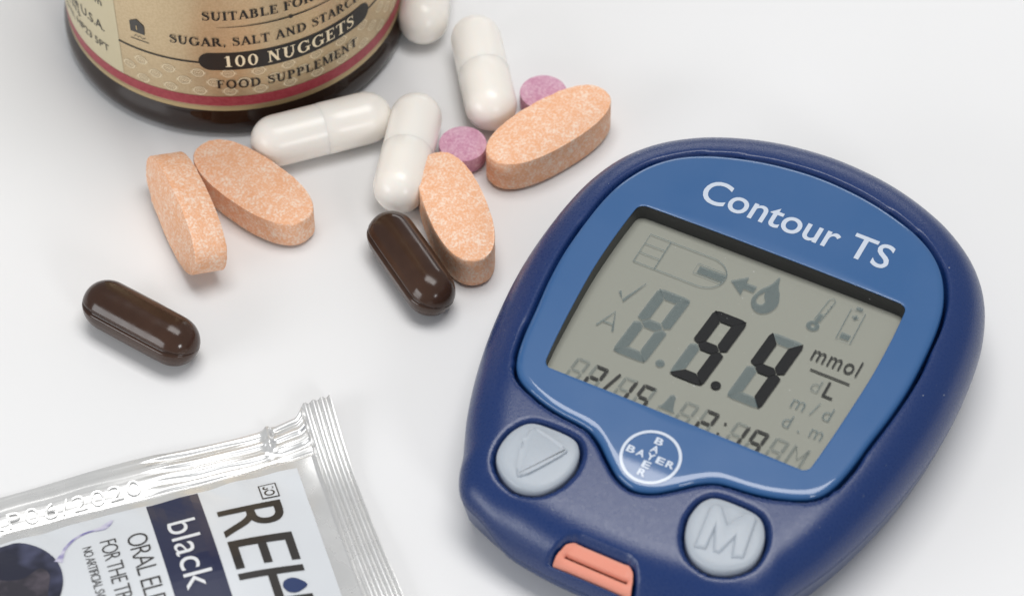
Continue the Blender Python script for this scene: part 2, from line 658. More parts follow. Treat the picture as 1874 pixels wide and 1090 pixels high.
# surround walls of the recess and the display under it
rings = [ring_at(R_WIN + 0.005, -0.09, 9.0)]
r = R_WIN + 0.02
u, v = C0[0] + r * CT, C0[1] + r * ST
rings.append(np.stack([u, v, np.full(NS, LZ - 0.7)], -1))
r = R_WIN + 1.5
rings.append(np.stack([C0[0] + r * CT, C0[1] + r * ST, np.full(NS, LZ - 0.72)], -1))
P = np.array(rings)
obj('display_surround', P.reshape(-1, 3), grid_faces(len(P), NS), 'surround', meter)
LB = LZ - 0.30
lcd = obj('display_panel', [(-20.6, -14, LB), (20.6, -14, LB), (20.6, 19, LB), (-20.6, 19, LB),
                            (-20.6, -14, LB - 0.5), (20.6, -14, LB - 0.5), (20.6, 19, LB - 0.5), (-20.6, 19, LB - 0.5)],
          [(0, 1, 2, 3), (7, 6, 5, 4), (0, 4, 5, 1), (1, 5, 6, 2), (2, 6, 7, 3), (3, 7, 4, 0)], 'lcd', meter, smooth=False)
# clear pane closing the window
rings = []
for t in (0.999, 0.75, 0.5, 0.25, 0.02):
    r = R_WIN * t
    u, v = C0[0] + r * CT, C0[1] + r * ST
    rings.append(np.stack([u, v, zf(u, v) + 0.02], -1)[::4])
P = np.array(rings)
obj('window_pane', P.reshape(-1, 3), grid_faces(len(P), NS // 4), 'pane', meter)


def on_lcd(q):
    return np.c_[q[:, 0] + DU, q[:, 1] + DV, np.full(len(q), LZ)]


def on_lcd_b(q):
    return np.c_[q[:, 0] + DU, q[:, 1] + DV, np.full(len(q), LZ - 0.03)]


def on_face(q, h=0.04):
    return np.c_[q[:, 0], q[:, 1], zf(q[:, 0], q[:, 1]) + 0.12 + h]


def seven(cx0, cy0, w, h, th, slant, gap, cut):
    """polygons of a seven segment digit, lower-left at (cx0, cy0); order a b c d e f g"""
    y0, y1, ym = 0, h, h / 2
    x0, x1 = 0, w
    g = gap
    seg = {
        'a': [(x0 + cut + g, y1), (x1 - cut - g, y1), (x1 - g, y1 - cut * .3), (x1 - th - g, y1 - th), (x0 + th + g, y1 - th), (x0 + g, y1 - cut * .3)],
        'd': [(x0 + th + g, y0 + th), (x1 - th - g, y0 + th), (x1 - g, y0 + cut * .3), (x1 - cut - g, y0), (x0 + cut + g, y0), (x0 + g, y0 + cut * .3)],
        'b': [(x1 - th, y1 - th - g), (x1 - cut * .3, y1 - g), (x1, y1 - cut), (x1, ym + g + .25 * th), (x1 - th * .5, ym + g), (x1 - th, ym + th / 2 + g)],
        'c': [(x1 - th, ym - th / 2 - g), (x1 - th * .5, ym - g), (x1, ym - g - .25 * th), (x1, y0 + cut), (x1 - cut * .3, y0 + g), (x1 - th, y0 + th + g)],
        'f': [(x0, ym + g + .25 * th), (x0, y1 - cut), (x0 + cut * .3, y1 - g), (x0 + th, y1 - th - g), (x0 + th, ym + th / 2 + g), (x0 + th * .5, ym + g)],
        'e': [(x0 + cut * .3, y0 + g), (x0, y0 + cut), (x0, ym - g - .25 * th), (x0 + th * .5, ym - g), (x0 + th, ym - th / 2 - g), (x0 + th, y0 + th + g)],
        'g': [(x0 + th * .5 + g, ym), (x0 + th + g, ym + th / 2), (x1 - th - g, ym + th / 2), (x1 - th * .5 - g, ym), (x1 - th - g, ym - th / 2), (x0 + th + g, ym - th / 2)],
    }
    return {k: [(cx0 + x + slant * y, cy0 + y) for x, y in p] for k, p in seg.items()}


ON = {'8': 'abcdefg', '9': 'abcdfg', '4': 'bcfg', '2': 'abged', '1': 'bc', '5': 'afgcd', '': '', 'A': 'abcefg'}


def digit(x, y, w, h, th, slant, gap, cut, lit, all_='8', on='seg_on', off='seg_off'):
    s = seven(x, y, w, h, th, slant, gap, cut)
    a, b = Flat(), Flat()
    for k in ON[all_]:
        (a if k in ON[lit] else b).poly(s[k])
    if a.f: a.build('lit_digit', on, lcd, on_lcd)
    if b.f: b.build('faint_digit', off, lcd, on_lcd)


for x, lit in ((-12.05, ''), (-3.95, '9'), (4.15, '4')):
    digit(x, -5.45, 4.75, 12.4, 1.55, 0.075, 0.085, 0.75, lit)
Flat().disc(-5.55, -4.5, 0.62).build('faint_decimal_point', 'seg_off', lcd, on_lcd)
Flat().disc(2.35, -4.46, 0.66).build('lit_decimal_point', 'seg_on', lcd, on_lcd)
for x, lit in ((-15.75, ''), (-13.15, '2'), (-8.95, '1'), (-6.25, '5'), (-0.25, ''), (2.55, '2'), (6.85, '1'), (9.45, '9')):
    digit(x, -12.75, 1.95, 4.3, 0.43, 0.09, 0.09, 0.25, lit, on='seg_thin', off='seg_faint')
digit(12.25, -12.75, 1.95, 4.3, 0.43, 0.09, 0.09, 0.25, '', 'A', off='seg_faint')
Flat().strip([(15.1, -12.7), (15.4, -8.5), (16.3, -10.6), (17.2, -8.5), (17.0, -12.7)], 0.42).build('faint_letter', 'seg_faint', lcd, on_lcd)
Flat().strip([(-9.25, -8.5), (-10.15, -11.7)], 0.36).build('date_slash', 'seg_thin', lcd, on_lcd)
Flat().disc(6.05, -9.55, 0.2, 12).build('colon_dot', 'seg_thin', lcd, on_lcd)
Flat().disc(5.85, -11.4, 0.2, 12).build('colon_dot', 'seg_thin', lcd, on_lcd)
# bell
Flat().poly(spline([(-1.75, -8.35), (-1.3, -8.7), (-1.1, -9.6), (-0.75, -10.6), (-0.5, -11.0), (-2.75, -10.95), (-2.4, -10.4), (-2.2, -9.4), (-2.1, -8.7)], 60)).build('bell_icon', 'seg_off', lcd, on_lcd)
Flat().strip([(-2.8, -11.35), (-1.7, -11.75), (-0.6, -11.45)], 0.18).build('bell_clapper', 'seg_faint', lcd, on_lcd)
# test strip symbol
arc = [(-7.0 + 3.0 * math.cos(a), 12.2 + 2.65 * math.sin(a)) for a in np.linspace(R(90), R(-90), 22)]
f_ = Flat().strip([(-16.2, 9.55), (-16.2, 14.85)] + arc + [(-16.2, 9.55)], 0.17)
f_.strip([(-13.15, 9.6), (-13.15, 14.8)], 0.17).strip([(-16.1, 13.05), (-13.2, 13.05)], 0.15).strip([(-16.1, 11.35), (-13.2, 11.35)], 0.15)
f_.strip([(-4.2, 13.15), (-8.35, 13.15), (-8.35, 11.35), (-4.2, 11.35)], 0.13)
f_.build('test_strip_icon', 'seg_off', lcd, on_lcd)
Flat().rect(-7.95, 11.6, -4.15, 12.9).build('test_strip_tip', 'seg_off', lcd, on_lcd_b)
Flat().poly([(-3.3, 12.4), (-1.35, 14.1), (-1.25, 13.0), (0.25, 13.0), (0.25, 11.85), (-1.2, 11.85), (-1.1, 10.7)]).build('arrow_icon', 'seg_off', lcd, on_lcd)
out = spline([(2.25, 15.9), (2.75, 14.4), (3.55, 12.9), (3.95, 11.3), (3.4, 9.7), (2.2, 9.0), (1.0, 9.6), (0.42, 11.0), (0.85, 12.8), (1.75, 14.3)], 100)
inn = spline([(1.55, 12.6), (1.75, 11.9), (2.2, 11.2), (2.0, 10.55), (1.4, 10.45), (1.05, 10.95), (1.1, 11.8), (1.35, 12.3)], 100)
n_ = min(len(out), len(inn), 80)
A_ = out[np.linspace(0, len(out) - 1, n_).astype(int)]
B_ = inn[np.linspace(0, len(inn) - 1, n_).astype(int)]
f_ = Flat()
f_.v = [tuple(p) for p in A_] + [tuple(p) for p in B_]
f_.f = [(i, (i + 1) % n_, n_ + (i + 1) % n_, n_ + i) for i in range(n_)]
f_.build('blood_drop_icon', 'seg_off', lcd, on_lcd)
# thermometer
f_ = Flat().strip([(9.15, 11.4), (9.6, 15.4), (10.05, 15.85), (10.45, 15.4), (9.95, 11.3)], 0.15)
for k in range(3): f_.strip([(9.95 + 0.06 * k, 12.9 + 0.75 * k), (10.3 + 0.07 * k, 12.9 + 0.75 * k)], 0.13)
f_.poly([(9.3, 11.2), (9.42, 12.7), (9.95, 12.7), (9.82, 11.2)])
f_.build('thermometer_icon', 'seg_off', lcd, on_lcd)
Flat().ring(9.4, 10.35, 0.58, 0.62, 24).build('thermometer_bulb', 'seg_off', lcd, on_lcd_b)
# battery
f_ = Flat().strip([(12.75, 15.3), (14.75, 15.3), (14.9, 9.75), (12.9, 9.75)], 0.16, True)
f_.poly([(13.3, 15.45), (14.2, 15.45), (14.2, 16.0), (13.3, 16.0)])
f_.rect(13.35, 14.0, 14.25, 14.3).rect(13.67, 13.7, 13.95, 14.6)
f_.rect(13.2, 10.1, 14.5, 11.1)
f_.build('battery_icon', 'seg_off', lcd, on_lcd)
Flat().strip([(-15.5, 4.1), (-14.45, 2.75), (-12.95, 6.8)], [0.42, 0.5, 0.12]).build('check_mark_icon', 'seg_off', lcd, on_lcd)
Flat().strip([(-15.7, -2.55), (-14.45, 0.6), (-13.35, -2.55)], 0.3).strip([(-15.2, -1.55), (-13.75, -1.55)], 0.26).build('faint_letter', 'seg_off', lcd, on_lcd)
Flat().mesh(*fit('mmol', 11.3, 17.75, 5.02, 7.7, spacing=1.12)).build('unit_lettering', 'seg_thin', lcd, on_lcd)
Flat().rect(12.0, 3.42, 17.5, 3.68).build('unit_rule', 'seg_thin', lcd, on_lcd)
Flat().mesh(*fit('L', 15.0, 16.45, 0.2, 2.75)).build('unit_lettering', 'seg_thin', lcd, on_lcd)
Flat().mesh(*fit('d', 13.2, 14.4, 0.3, 2.5)).build('faint_lettering', 'seg_faint', lcd, on_lcd)
Flat().mesh(*fit('m/d', 12.1, 17.5, -3.3, -1.0, spacing=1.5)).build('faint_lettering', 'seg_off', lcd, on_lcd)
Flat().mesh(*fit('d.m', 12.3, 17.8, -6.6, -4.4, spacing=1.7)).build('faint_lettering', 'seg_off', lcd, on_lcd)

# lettering printed on the faceplate
Flat().mesh(*fit('Contour TS', -12.75, 14.35, 21.95, 26.45, bold=0.010)).build('product_lettering', 'print_white', meter, on_face, step=2.5)
LX, LY = 0.0, -18.95
Flat().ring(LX, LY, 3.72, 0.40, 80).build('emblem_ring', 'print_white', meter, on_face)
f_ = Flat()
cw, ch = 1.10, 1.02
for k, c in enumerate('BAYER'):
    f_.mesh(*fit(c, LX + (k - 2) * 1.36 - cw / 2, LX + (k - 2) * 1.36 + cw / 2, LY - ch / 2, LY + ch / 2, bold=0.03))
    if k != 2:
        y = LY - (k - 2) * 1.24
        f_.mesh(*fit(c, LX - cw / 2, LX + cw / 2, y - ch / 2, y + ch / 2, bold=0.03))
f_.build('emblem_lettering', 'print_white', meter, on_face)


# buttons
def loft_button(poly, levels, zbase):
    c = poly.mean(0)
    n = len(poly)
    vs, k = [], 0
    for ins, dz in levels:
        d = poly - c
        L = np.linalg.norm(d, axis=1)[:, None]
        q = c + d * (L - ins) / L
        for p in q: vs.append((p[0], p[1], zbase(p[0], p[1]) + dz))
    fs = grid_faces(len(levels), n)
    fs.append(tuple(range((len(levels) - 1) * n, len(levels) * n)))
    return vs, fs


def tilted(c):
    z0 = float(zf(np.array(c[0]), np.array(c[1])))
    sl = 0.004 * (8 - c[1])
    return lambda x, y: z0 + sl * (y - c[1])


for (bx_, by_, ba), bo in zip(BTN, BTN_OUT):
    zb = tilted((bx_, by_))
    vs, fs = loft_button(bo, [(0.05, -2.5), (0.05, -0.45), (0.08, -0.15), (0.18, 0.08), (0.36, 0.24), (0.7, 0.36), (1.3, 0.42), (2.6, 0.46), (4.0, 0.48), (4.7, 0.48)], zb)
    b = obj('button', vs, fs, 'button', meter)
    if bx_ < 0:
        b['label'] = 'pale grey scroll button with raised rounded triangle'
        sym = spline([(-14.9, -21.9), (-14.2, -21.9), (-11.6, -22.4), (-9.85, -22.9), (-9.75, -23.4), (-10.6, -24.9), (-12.2, -27.4), (-13.2, -28.6), (-13.9, -28.7), (-14.6, -27.0), (-15.3, -24.6), (-15.4, -22.6)], 96)
        sym = sym + np.array([0.0, 0.15])
    else:
        b['label'] = 'pale grey memory button with raised letter'
        sym = np.array([(10.35, -28.35), (9.75, -22.6), (10.2, -21.9), (11.15, -21.85), (12.75, -23.75), (14.1, -21.5), (15.2, -21.3), (15.75, -21.7), (16.5, -27.2),
                        (15.1, -27.75), (14.35, -25.3), (13.55, -27.9), (12.75, -27.9), (11.7, -25.4), (11.85, -28.05)])
        sym = sym + np.array([0.0, 0.1])
    # raised symbol: bevelled prism
    bm = bmesh.new()
    bv = [bm.verts.new((x * MM, y * MM, (zb(x, y) + 0.40) * MM)) for x, y in sym]
    fc = bm.faces.new(bv)
    if fc.normal.z < 0: bmesh.ops.reverse_faces(bm, faces=[fc])
    ex = bmesh.ops.extrude_face_region(bm, geom=[fc])
    tv = [g for g in ex['geom'] if isinstance(g, bmesh.types.BMVert)]
    for q in tv: q.co.z += 0.44 * MM
    te = [e for e in bm.edges if e.verts[0] in tv and e.verts[1] in tv]
    bmesh.ops.bevel(bm, geom=te, offset=0.38 * MM, segments=4, profile=0.5, affect='EDGES')
    bmesh.ops.recalc_face_normals(bm, faces=bm.faces)
    me = bpy.data.meshes.new('raised_symbol')
    bm.to_mesh(me); bm.free()
    me.materials.append(M['button'])
    me.polygons.foreach_set('use_smooth', [True] * len(me.polygons))
    me.set_sharp_from_angle(angle=R(50))
    so = bpy.data.objects.new('raised_symbol', me)
    COL.objects.link(so)
    so.parent = b

# test strip port: a funnel of salmon plastic with a slot
prof = [(-32.4, 9.0), (-32.5, 9.65), (-32.75, 9.6), (-33.2, 9.25), (-33.6, 8.95), (-33.8, 8.7), (-33.88, 8.1), (-34.1, 7.8), (-34.32, 8.2), (-34.4, 8.55), (-34.7, 8.35), (-35.0, 8.0), (-35.2, 7.5), (-35.3, 6.5)]
nu = 41
vs, fs = [], []
for (v, z) in prof:
    hw = np.interp(-v, [32.4, 32.7, 33.2, 33.9, 35.8], [3.5, 4.1, 4.6, 4.95, 5.5])
    for k in range(nu):
        x = (k / (nu - 1) * 2 - 1)
        zz = z
        if -34.35 < v < -33.85 and abs(x) > 0.8:      # the slot is closed at both ends
            zz = z + (8.65 - z) * min(1, (abs(x) - 0.8) / 0.1)
        zz += 0.45 * max(0, abs(x) - 0.82) / 0.18 * (1 if -35.0 < v < -33 else 0.3)
        vs.append((x * hw, v, zz))
fs = [(i * nu + k, i * nu + k + 1, (i + 1) * nu + k + 1, (i + 1) * nu + k) for i in range(len(prof) - 1) for k in range(nu - 1)]
fs = [tuple(reversed(q)) for q in fs]
fm = []
for q in fs:
    c = np.mean([vs[i] for i in q], axis=0)
    fm.append(1 if (-34.36 < c[1] < -33.84 and c[2] < 8.45) else 0)
obj('test_strip_port', vs, fs, 'port', meter, mats=['slot'], fmat=fm, sharp=60)

# stray dust on the plastic
dv, df = [], []
for k in range(170):
    th_ = rng.uniform(0, 2 * math.pi)
    i_ = int(th_ / (2 * math.pi) * NS) % NS
    on_shell = k < 110
    rr = (R_FACE[i_] + rng.uniform(0.4, max(0.6, (R_OUT[i_] - R_FACE[i_]) * 0.8))) if on_shell else R_WIN[i_] * math.sqrt(rng.uniform(0, 1)) * 0.97
    u_, v_ = C0[0] + rr * math.cos(th_), C0[1] + rr * math.sin(th_)
    if on_shell:
        if min(np.min(np.hypot(b[:, 0] - u_, b[:, 1] - v_)) for b in BTN_OUT) < 1.2 or (abs(u_) < 7 and v_ < -31) or any(float(sdist(np.array([u_]), np.array([v_]), b)[0]) < 1.2 for b in BTN_OUT): continue
        z_ = float(shell_z(np.array(u_), np.array(v_), np.array(R_OUT[i_] - rr))) - 0.02
    else:
        z_ = float(zf(np.array(u_), np.array(v_))) + 0.03
    s_ = rng.uniform(0.02, 0.055) if rng.uniform() < 0.85 else rng.uniform(0.05, 0.09)
    a0 = rng.uniform(0, 6.28)
    o_ = len(dv)
    st = rng.uniform(1.0, 2.2)
    for q in range(3):
        dv.append((u_ + s_ * st * math.cos(a0 + q * 2.1), v_ + s_ * math.sin(a0 + q * 2.1), z_))
    dv.append((u_, v_, z_ + s_))
    df += [(o_, o_ + 1, o_ + 3), (o_ + 1, o_ + 2, o_ + 3), (o_ + 2, o_, o_ + 3)]
du = obj('dust_specks', dv, df, 'dust', meter, smooth=False)
du['kind'] = 'stuff'

# ================================================================== BOTTLE
BC, BR = (-41.1, 55.47), 24.77
bottle = empty('supplement_bottle', (BC[0] * MM, BC[1] * MM, 0), 0)
tag(bottle, 'round amber glass supplement bottle with gold, cream and red label', 'bottle')
GO = 24.72
prof = [(0.01, 1.6), (14, 1.3), (19.5, 0.7), (21.8, 0.15), (22.8, 0.0), (23.6, 0.0), (24.4, 0.1), (25.1, 0.6), (25.45, 1.4), (25.5, 2.6), (25.3, 3.7), (24.9, 4.4), (GO, 4.9), (GO, 20), (GO, 50), (GO, 74), (24.3, 77.5),
        (23.0, 80.6), (20.8, 83.2), (18.3, 85.0), (17.0, 86.2), (16.6, 88), (16.6, 97),
        (15.0, 97), (15.0, 88), (16.4, 84.4), (19.5, 81.8), (21.7, 79.2), (22.6, 76.6), (22.9, 74), (22.9, 20), (22.8, 6.0), (22.2, 4.2), (20.5, 3.3), (14, 3.4), (0.01, 3.8)]
v, f = lathe(prof, 128)
obj('glass_body', v, f, 'glass', bottle)
v, f = lathe([(0.01, 104), (17.4, 104), (18.3, 103.4), (18.6, 102.4), (18.6, 90.2), (18.3, 89.8), (17.2, 89.8)], 96)
f = [tuple(reversed(q)) for q in f]
obj('screw_cap', v, f, 'cap', bottle)


def on_label(h):
    def s(q):
        a = q[:, 0] / BR
        r = BR + h
        return np.c_[r * np.sin(a), -r * np.cos(a), q[:, 1]]
    return s


HALF = 62.0


def band(name, x0, x1, y0, y1, material, h, parent, nx=None, ny=1):
    nx = nx or max(2, int((x1 - x0) / 0.9))
    xs = np.linspace(x0, x1, nx + 1)
    ys = np.linspace(y0, y1, ny + 1)
    q = np.array([(x, y) for y in ys for x in xs])
    n = nx + 1
    fs = [(i * n + k, i * n + k + 1, (i + 1) * n + k + 1, (i + 1) * n + k) for i in range(ny) for k in range(nx)]
    return obj(name, on_label(h)(q), fs, material, parent, smooth=True)


label = band('label', -HALF, HALF, 5.0, 70, 'gold', 0.06, bottle)
band('cream_panel', -46, -15.25, 7.95, 70, 'cream', 0.09, label)
band('red_stripe', -HALF, HALF, 6.0, 7.9, 'red', 0.10, label)
band('gold_stripe', -HALF, HALF, 5.0, 5.75, 'gold_plain', 0.10, label)
LT = on_label(0.16)


# --- a small serif face for the label -------------------------------------
def serif(ch):
    T, t, s = 0.185, 0.082, 0.06
    P = []

    def rect(x0, y0, x1, y1): P.append([(x0, y0), (x1, y0), (x1, y1), (x0, y1)])

    def foot(x, y, w=0.36):
        rect(x - w / 2, y, x + w / 2, y + s)

    def stem(x, y0=0, y1=1, w=T, top=True, bot=True):
        rect(x - w / 2, y0, x + w / 2, y1)
        if bot: foot(x, y0, w + 0.19)
        if top: foot(x, y1 - s, w + 0.19)

    def diag(x0, y0, x1, y1, w): P.append([(x0 - w / 2, y0), (x0 + w / 2, y0), (x1 + w / 2, y1), (x1 - w / 2, y1)])

    def arc(cx, cy, rx, ry, a0, a1, th=T, tv=t, n=18):
        for k in range(n):
            a, b = R(a0 + (a1 - a0) * k / n), R(a0 + (a1 - a0) * (k + 1) / n)
            P.append([(cx + rx * math.cos(a), cy + ry * math.sin(a)), (cx + rx * math.cos(b), cy + ry * math.sin(b)),
                      (cx + (rx - th) * math.cos(b), cy + (ry - tv) * math.sin(b)), (cx + (rx - th) * math.cos(a), cy + (ry - tv) * math.sin(a))])

    adv = 0.8
    if ch == 'I': stem(0.18); adv = 0.36
    elif ch == 'T':
        stem(0.36, top=False); rect(0.02, 1 - t, 0.70, 1); rect(0.02, 0.76, 0.07, 1); rect(0.65, 0.76, 0.70, 1); adv = 0.72
    elif ch == 'L':
        stem(0.18); rect(0.18, 0, 0.62, t); rect(0.575, 0, 0.63, 0.27); adv = 0.65
    elif ch in 'EF':
        stem(0.18); rect(0.18, 1 - t, 0.6, 1); rect(0.555, 0.76, 0.605, 1); rect(0.18, 0.5, 0.47, 0.5 + t); rect(0.43, 0.4, 0.48, 0.66)
        if ch == 'E': rect(0.18, 0, 0.63, t); rect(0.585, 0, 0.64, 0.27)
        adv = 0.67 if ch == 'E' else 0.63
    elif ch == 'H':
        stem(0.18); stem(0.68); rect(0.18, 0.48, 0.68, 0.48 + t); adv = 0.86
    elif ch == 'U':
        rect(0.1, 0.34, 0.1 + T, 1); foot(0.18, 1 - s); rect(0.62, 0.34, 0.62 + t, 1); foot(0.65, 1 - s, 0.3)
        arc(0.391, 0.34, 0.291, 0.355, 180, 360, T * .8, t * 1.2); adv = 0.82
    elif ch == 'N':
        stem(0.16, w=t, bot=True); diag(0.16, 1, 0.68, 0, T * 1.1); rect(0.68 - t, 0, 0.68, 1); foot(0.65, 1 - s, 0.3); adv = 0.84
    elif ch == 'M':
        stem(0.14, w=t); diag(0.16, 1, 0.48, 0.02, T); diag(0.48, 0.02, 0.80, 1, t); stem(0.84, w=T); adv = 1.02
    elif ch == 'A':
        diag(0.1, 0, 0.37, 1, t * 1.1); diag(0.66, 0, 0.38, 1, T); rect(0.2, 0.3, 0.58, 0.3 + t); foot(0.1, 0, 0.27); foot(0.66, 0, 0.34); adv = 0.77
    elif ch == 'B':
        stem(0.18); rect(0.18, 1 - t, 0.36, 1); rect(0.18, 0.5, 0.36, 0.5 + t); rect(0.18, 0, 0.36, t)
        arc(0.34, 0.765, 0.27, 0.235, -90, 90); arc(0.34, 0.28, 0.32, 0.28, -90, 90); adv = 0.74
    elif ch == 'D':
        stem(0.18); rect(0.18, 1 - t, 0.34, 1); rect(0.18, 0, 0.34, t); arc(0.33, 0.5, 0.46, 0.5, -90, 90); adv = 0.86
    elif ch in 'PR':
        stem(0.18); rect(0.18, 1 - t, 0.36, 1); rect(0.18, 0.46, 0.36, 0.46 + t); arc(0.34, 0.73, 0.29, 0.27, -90, 90)
        adv = 0.68
        if ch == 'R': diag(0.68, 0, 0.40, 0.48, T); foot(0.7, 0, 0.28); adv = 0.80
    elif ch == 'O': arc(0.43, 0.5, 0.41, 0.525, 0, 360, n=36); adv = 0.87
    elif ch == '0': arc(0.32, 0.5, 0.30, 0.52, 0, 360, T * .9, n=32); adv = 0.66
    elif ch == '1': stem(0.28, top=False); diag(0.1, 0.82, 0.28, 1, 0.09); adv = 0.56
    elif ch in 'CG':
        arc(0.43, 0.5, 0.41, 0.525, 42, 318 if ch == 'C' else 330, n=30); rect(0.71, 0.68, 0.76, 1.0)
        if ch == 'G': stem(0.70, 0.06, 0.45, T * .9, True, False); adv = 0.86
        else: rect(0.71, 0.06, 0.75, 0.26); adv = 0.8
    elif ch == 'S':
        c = spline([(.50, .76), (.44, .90), (.30, .965), (.15, .90), (.10, .77), (.17, .64), (.31, .55), (.46, .43), (.51, .27), (.44, .11), (.28, .035), (.13, .10), (.07, .25)], 60, False)
        w = np.interp(np.linspace(0, 1, len(c)), [0, .15, .3, .5, .7, .85, 1], [.05, .065, .12, .175, .12, .065, .05])
        F = Flat().strip(c, w)
        for q in F.f: P.append([F.v[i] for i in q])
        rect(.485, .70, .53, 1.0); rect(.045, .0, .09, .3); adv = 0.60
    elif ch == ',': P.append([(0.06, 0.0), (0.2, 0.12), (0.2, 0.0), (0.1, -0.2)]); P.append([(0.06, 0), (0.2, 0), (0.2, 0.13), (0.06, 0.13)]); adv = 0.3
    elif ch == ' ': adv = 0.32
    return P, adv


def serif_text(s, x0, width, y0, cap, track=0.06):
    x, out = 0.0, []
    for ch in s:
        P, adv = serif(ch)
        out += [[(x + px, py) for px, py in p] for p in P]
        x += adv + track
    k = width / (x - track)
    F = Flat()
    for p in out: F.poly([(x0 + px * k, y0 + py * cap) for px, py in p])
    return F


def on_label_layers(h):
    base = on_label(h)
    return base


def serif_obj(name, F, material):
    # every stroke lies a hair above the one before it
    hs = np.zeros(len(F.v))
    for i, q in enumerate(F.f):
        for k in q: hs[k] = (i % 23) * 0.0012
    q = np.asarray(F.v, float)
    a = q[:, 0] / BR
    r = BR + 0.17 + hs
    obj(name, np.c_[r * np.sin(a), -r * np.cos(a), q[:, 1]], F.f, material, label, smooth=False)


MID = 10.7


def serif_len(s, track=0.06):
    return sum(serif(c)[1] + track for c in s) - track


# dark lozenge with rounded ends and its rules
q = [(-2.8 + 1.7 * (1 - math.cos(a)), 14.9 + 1.7 * math.sin(a)) for a in np.linspace(0, math.pi / 2, 8)]
Fz = Flat()
xs = np.concatenate([[-2.8 + 1.7 * (1 - math.cos(a)) for a in np.linspace(0.02, math.pi / 2, 9)], np.linspace(-1.0, 22.4, 40), [24.2 - 1.7 * (1 - math.cos(a)) for a in np.linspace(math.pi / 2, 0.02, 9)]])
hh = [1.68 * math.sqrt(max(0, 1 - (max(0, abs(x - MID) - 11.8) / 1.7) ** 2)) for x in xs]
for i in range(len(xs) - 1):
    Fz.poly([(xs[i], 14.9 - hh[i]), (xs[i + 1], 14.9 - hh[i + 1]), (xs[i + 1], 14.9 + hh[i + 1]), (xs[i], 14.9 + hh[i])])
Fz.build('dark_lozenge', 'ink', label, on_label(0.12))
for x0, x1 in ((-15.3, -2.7), (24.1, 36.7)):
    band('black_rule', x0, x1, 14.5, 14.78, 'ink', 0.13, label)
Fr = Flat()
xs = np.linspace(0.2, 21.2, 50)
w_ = 0.05 + 0.17 * np.clip(1 - np.abs(xs - MID) / 10.5, 0, 1) ** 0.8
for i in range(len(xs) - 1):
    Fr.poly([(xs[i], 21.55 - w_[i] / 2), (xs[i + 1], 21.55 - w_[i + 1] / 2), (xs[i + 1], 21.55 + w_[i + 1] / 2), (xs[i], 21.55 + w_[i] / 2)])
Fr.build('tapered_rule', 'ink', label, LT)
Flat().disc(MID, 21.55, 0.3, 16).build('rule_dot', 'ink', label, on_label(0.19))
serif_obj('label_lettering', serif_text('100 NUGGETS', 0.72, 20.2, 13.9, 2.15, 0.1), 'medal')
serif_obj('label_lettering', serif_text('FOOD SUPPLEMENT', -0.6, 21.9, 9.62, 1.6, 0.09), 'ink')
k_ = 20.3 / serif_len('SUGAR, SALT AND ')
serif_obj('label_lettering', serif_text('SUGAR, SALT AND STARCH', -6.65, k_ * serif_len('SUGAR, SALT AND STARCH'), 17.95, 1.55), 'ink')
k_ = 14.3 / serif_len('SUITABLE FO')
serif_obj('label_lettering', serif_text('SUITABLE FOR', -1.65, k_ * serif_len('SUITABLE FOR'), 22.95, 1.55), 'ink')
# small house mark
Fh = Flat().poly([(-12.75, 17.95), (-10.45, 17.95), (-10.45, 19.7), (-11.55, 20.6), (-12.75, 19.9)])
Fh.build('house_mark', 'ink_soft', label, LT)
Flat().rect(-11.72, 18.6, -11.55, 19.4).build('house_mark_door', 'gold_plain', label, on_label(0.2))
Flat().strip([(-12.9, 16.55), (-9.9, 16.55)], 0.13).strip([(-12.2, 17.1), (-11.9, 17.5), (-11.6, 17.1), (-11.3, 17.5), (-10.9, 17.05), (-10.4, 17.3)], 0.12).build('house_mark_script', 'ink_soft', label, LT)
# address lines on the cream panel
for s, xr, y, hgt, w in (('in the U.S.A.', -18.0, 14.55, 1.75, 11.2), ('Leonia, N.J.', -23.9, 12.75, 1.6, 9.0), ('Herts, HP23 5PT', -17.6, 10.55, 1.6, 13.5), ('from', -17.8, 19.7, 1.4, 4.0)):
    Flat().mesh(*fit(s, xr - w, xr, y, y + hgt)).build('address_lettering', 'ink_soft', label, LT, step=1.5)
# repeating round medallions on the lower gold band
Fm = Flat()
for row, y in enumerate((8.95, 10.75, 12.55, 14.35)):
    for k in range(-8, 14):
        x = -7.4 + k * 4.3 + (2.15 if row % 2 else 0)
        if not (-14.9 < x < 36.4): continue
        if y > 14 and x > -3.4: continue
        if y > 14: continue
        if 12 < y < 13 and -3 < x < 25: pass
        Fm.ring(x, y, 0.86, 0.13, 20, ry=0.72)
        Fm.ring(x, y, 0.52, 0.07, 16, ry=0.44)
        Fm.strip([(x - 0.3, y - 0.12), (x - 0.12, y + 0.16), (x + 0.08, y - 0.14), (x + 0.3, y + 0.14)], 0.13)
        Fm.strip([(x - 1.12, y - 0.25), (x - 0.92, y), (x - 1.12, y + 0.25)], 0.09)
        Fm.strip([(x + 1.12, y - 0.25), (x + 0.92, y), (x + 1.12, y + 0.25)], 0.09)
mo = Fm.build('medallion_pattern', 'medal', label, on_label(0.11))
mo['kind'] = 'stuff'

# ================================================================== SACHET
SA = R(18.2)
sachet = empty('foil_sachet', (-24.1 * MM, -18.55 * MM, 0), SA)
tag(sachet, 'silver edged powder sachet with black and navy lettering lying flat', 'sachet')
SW, SHH = 82.0, 62.0


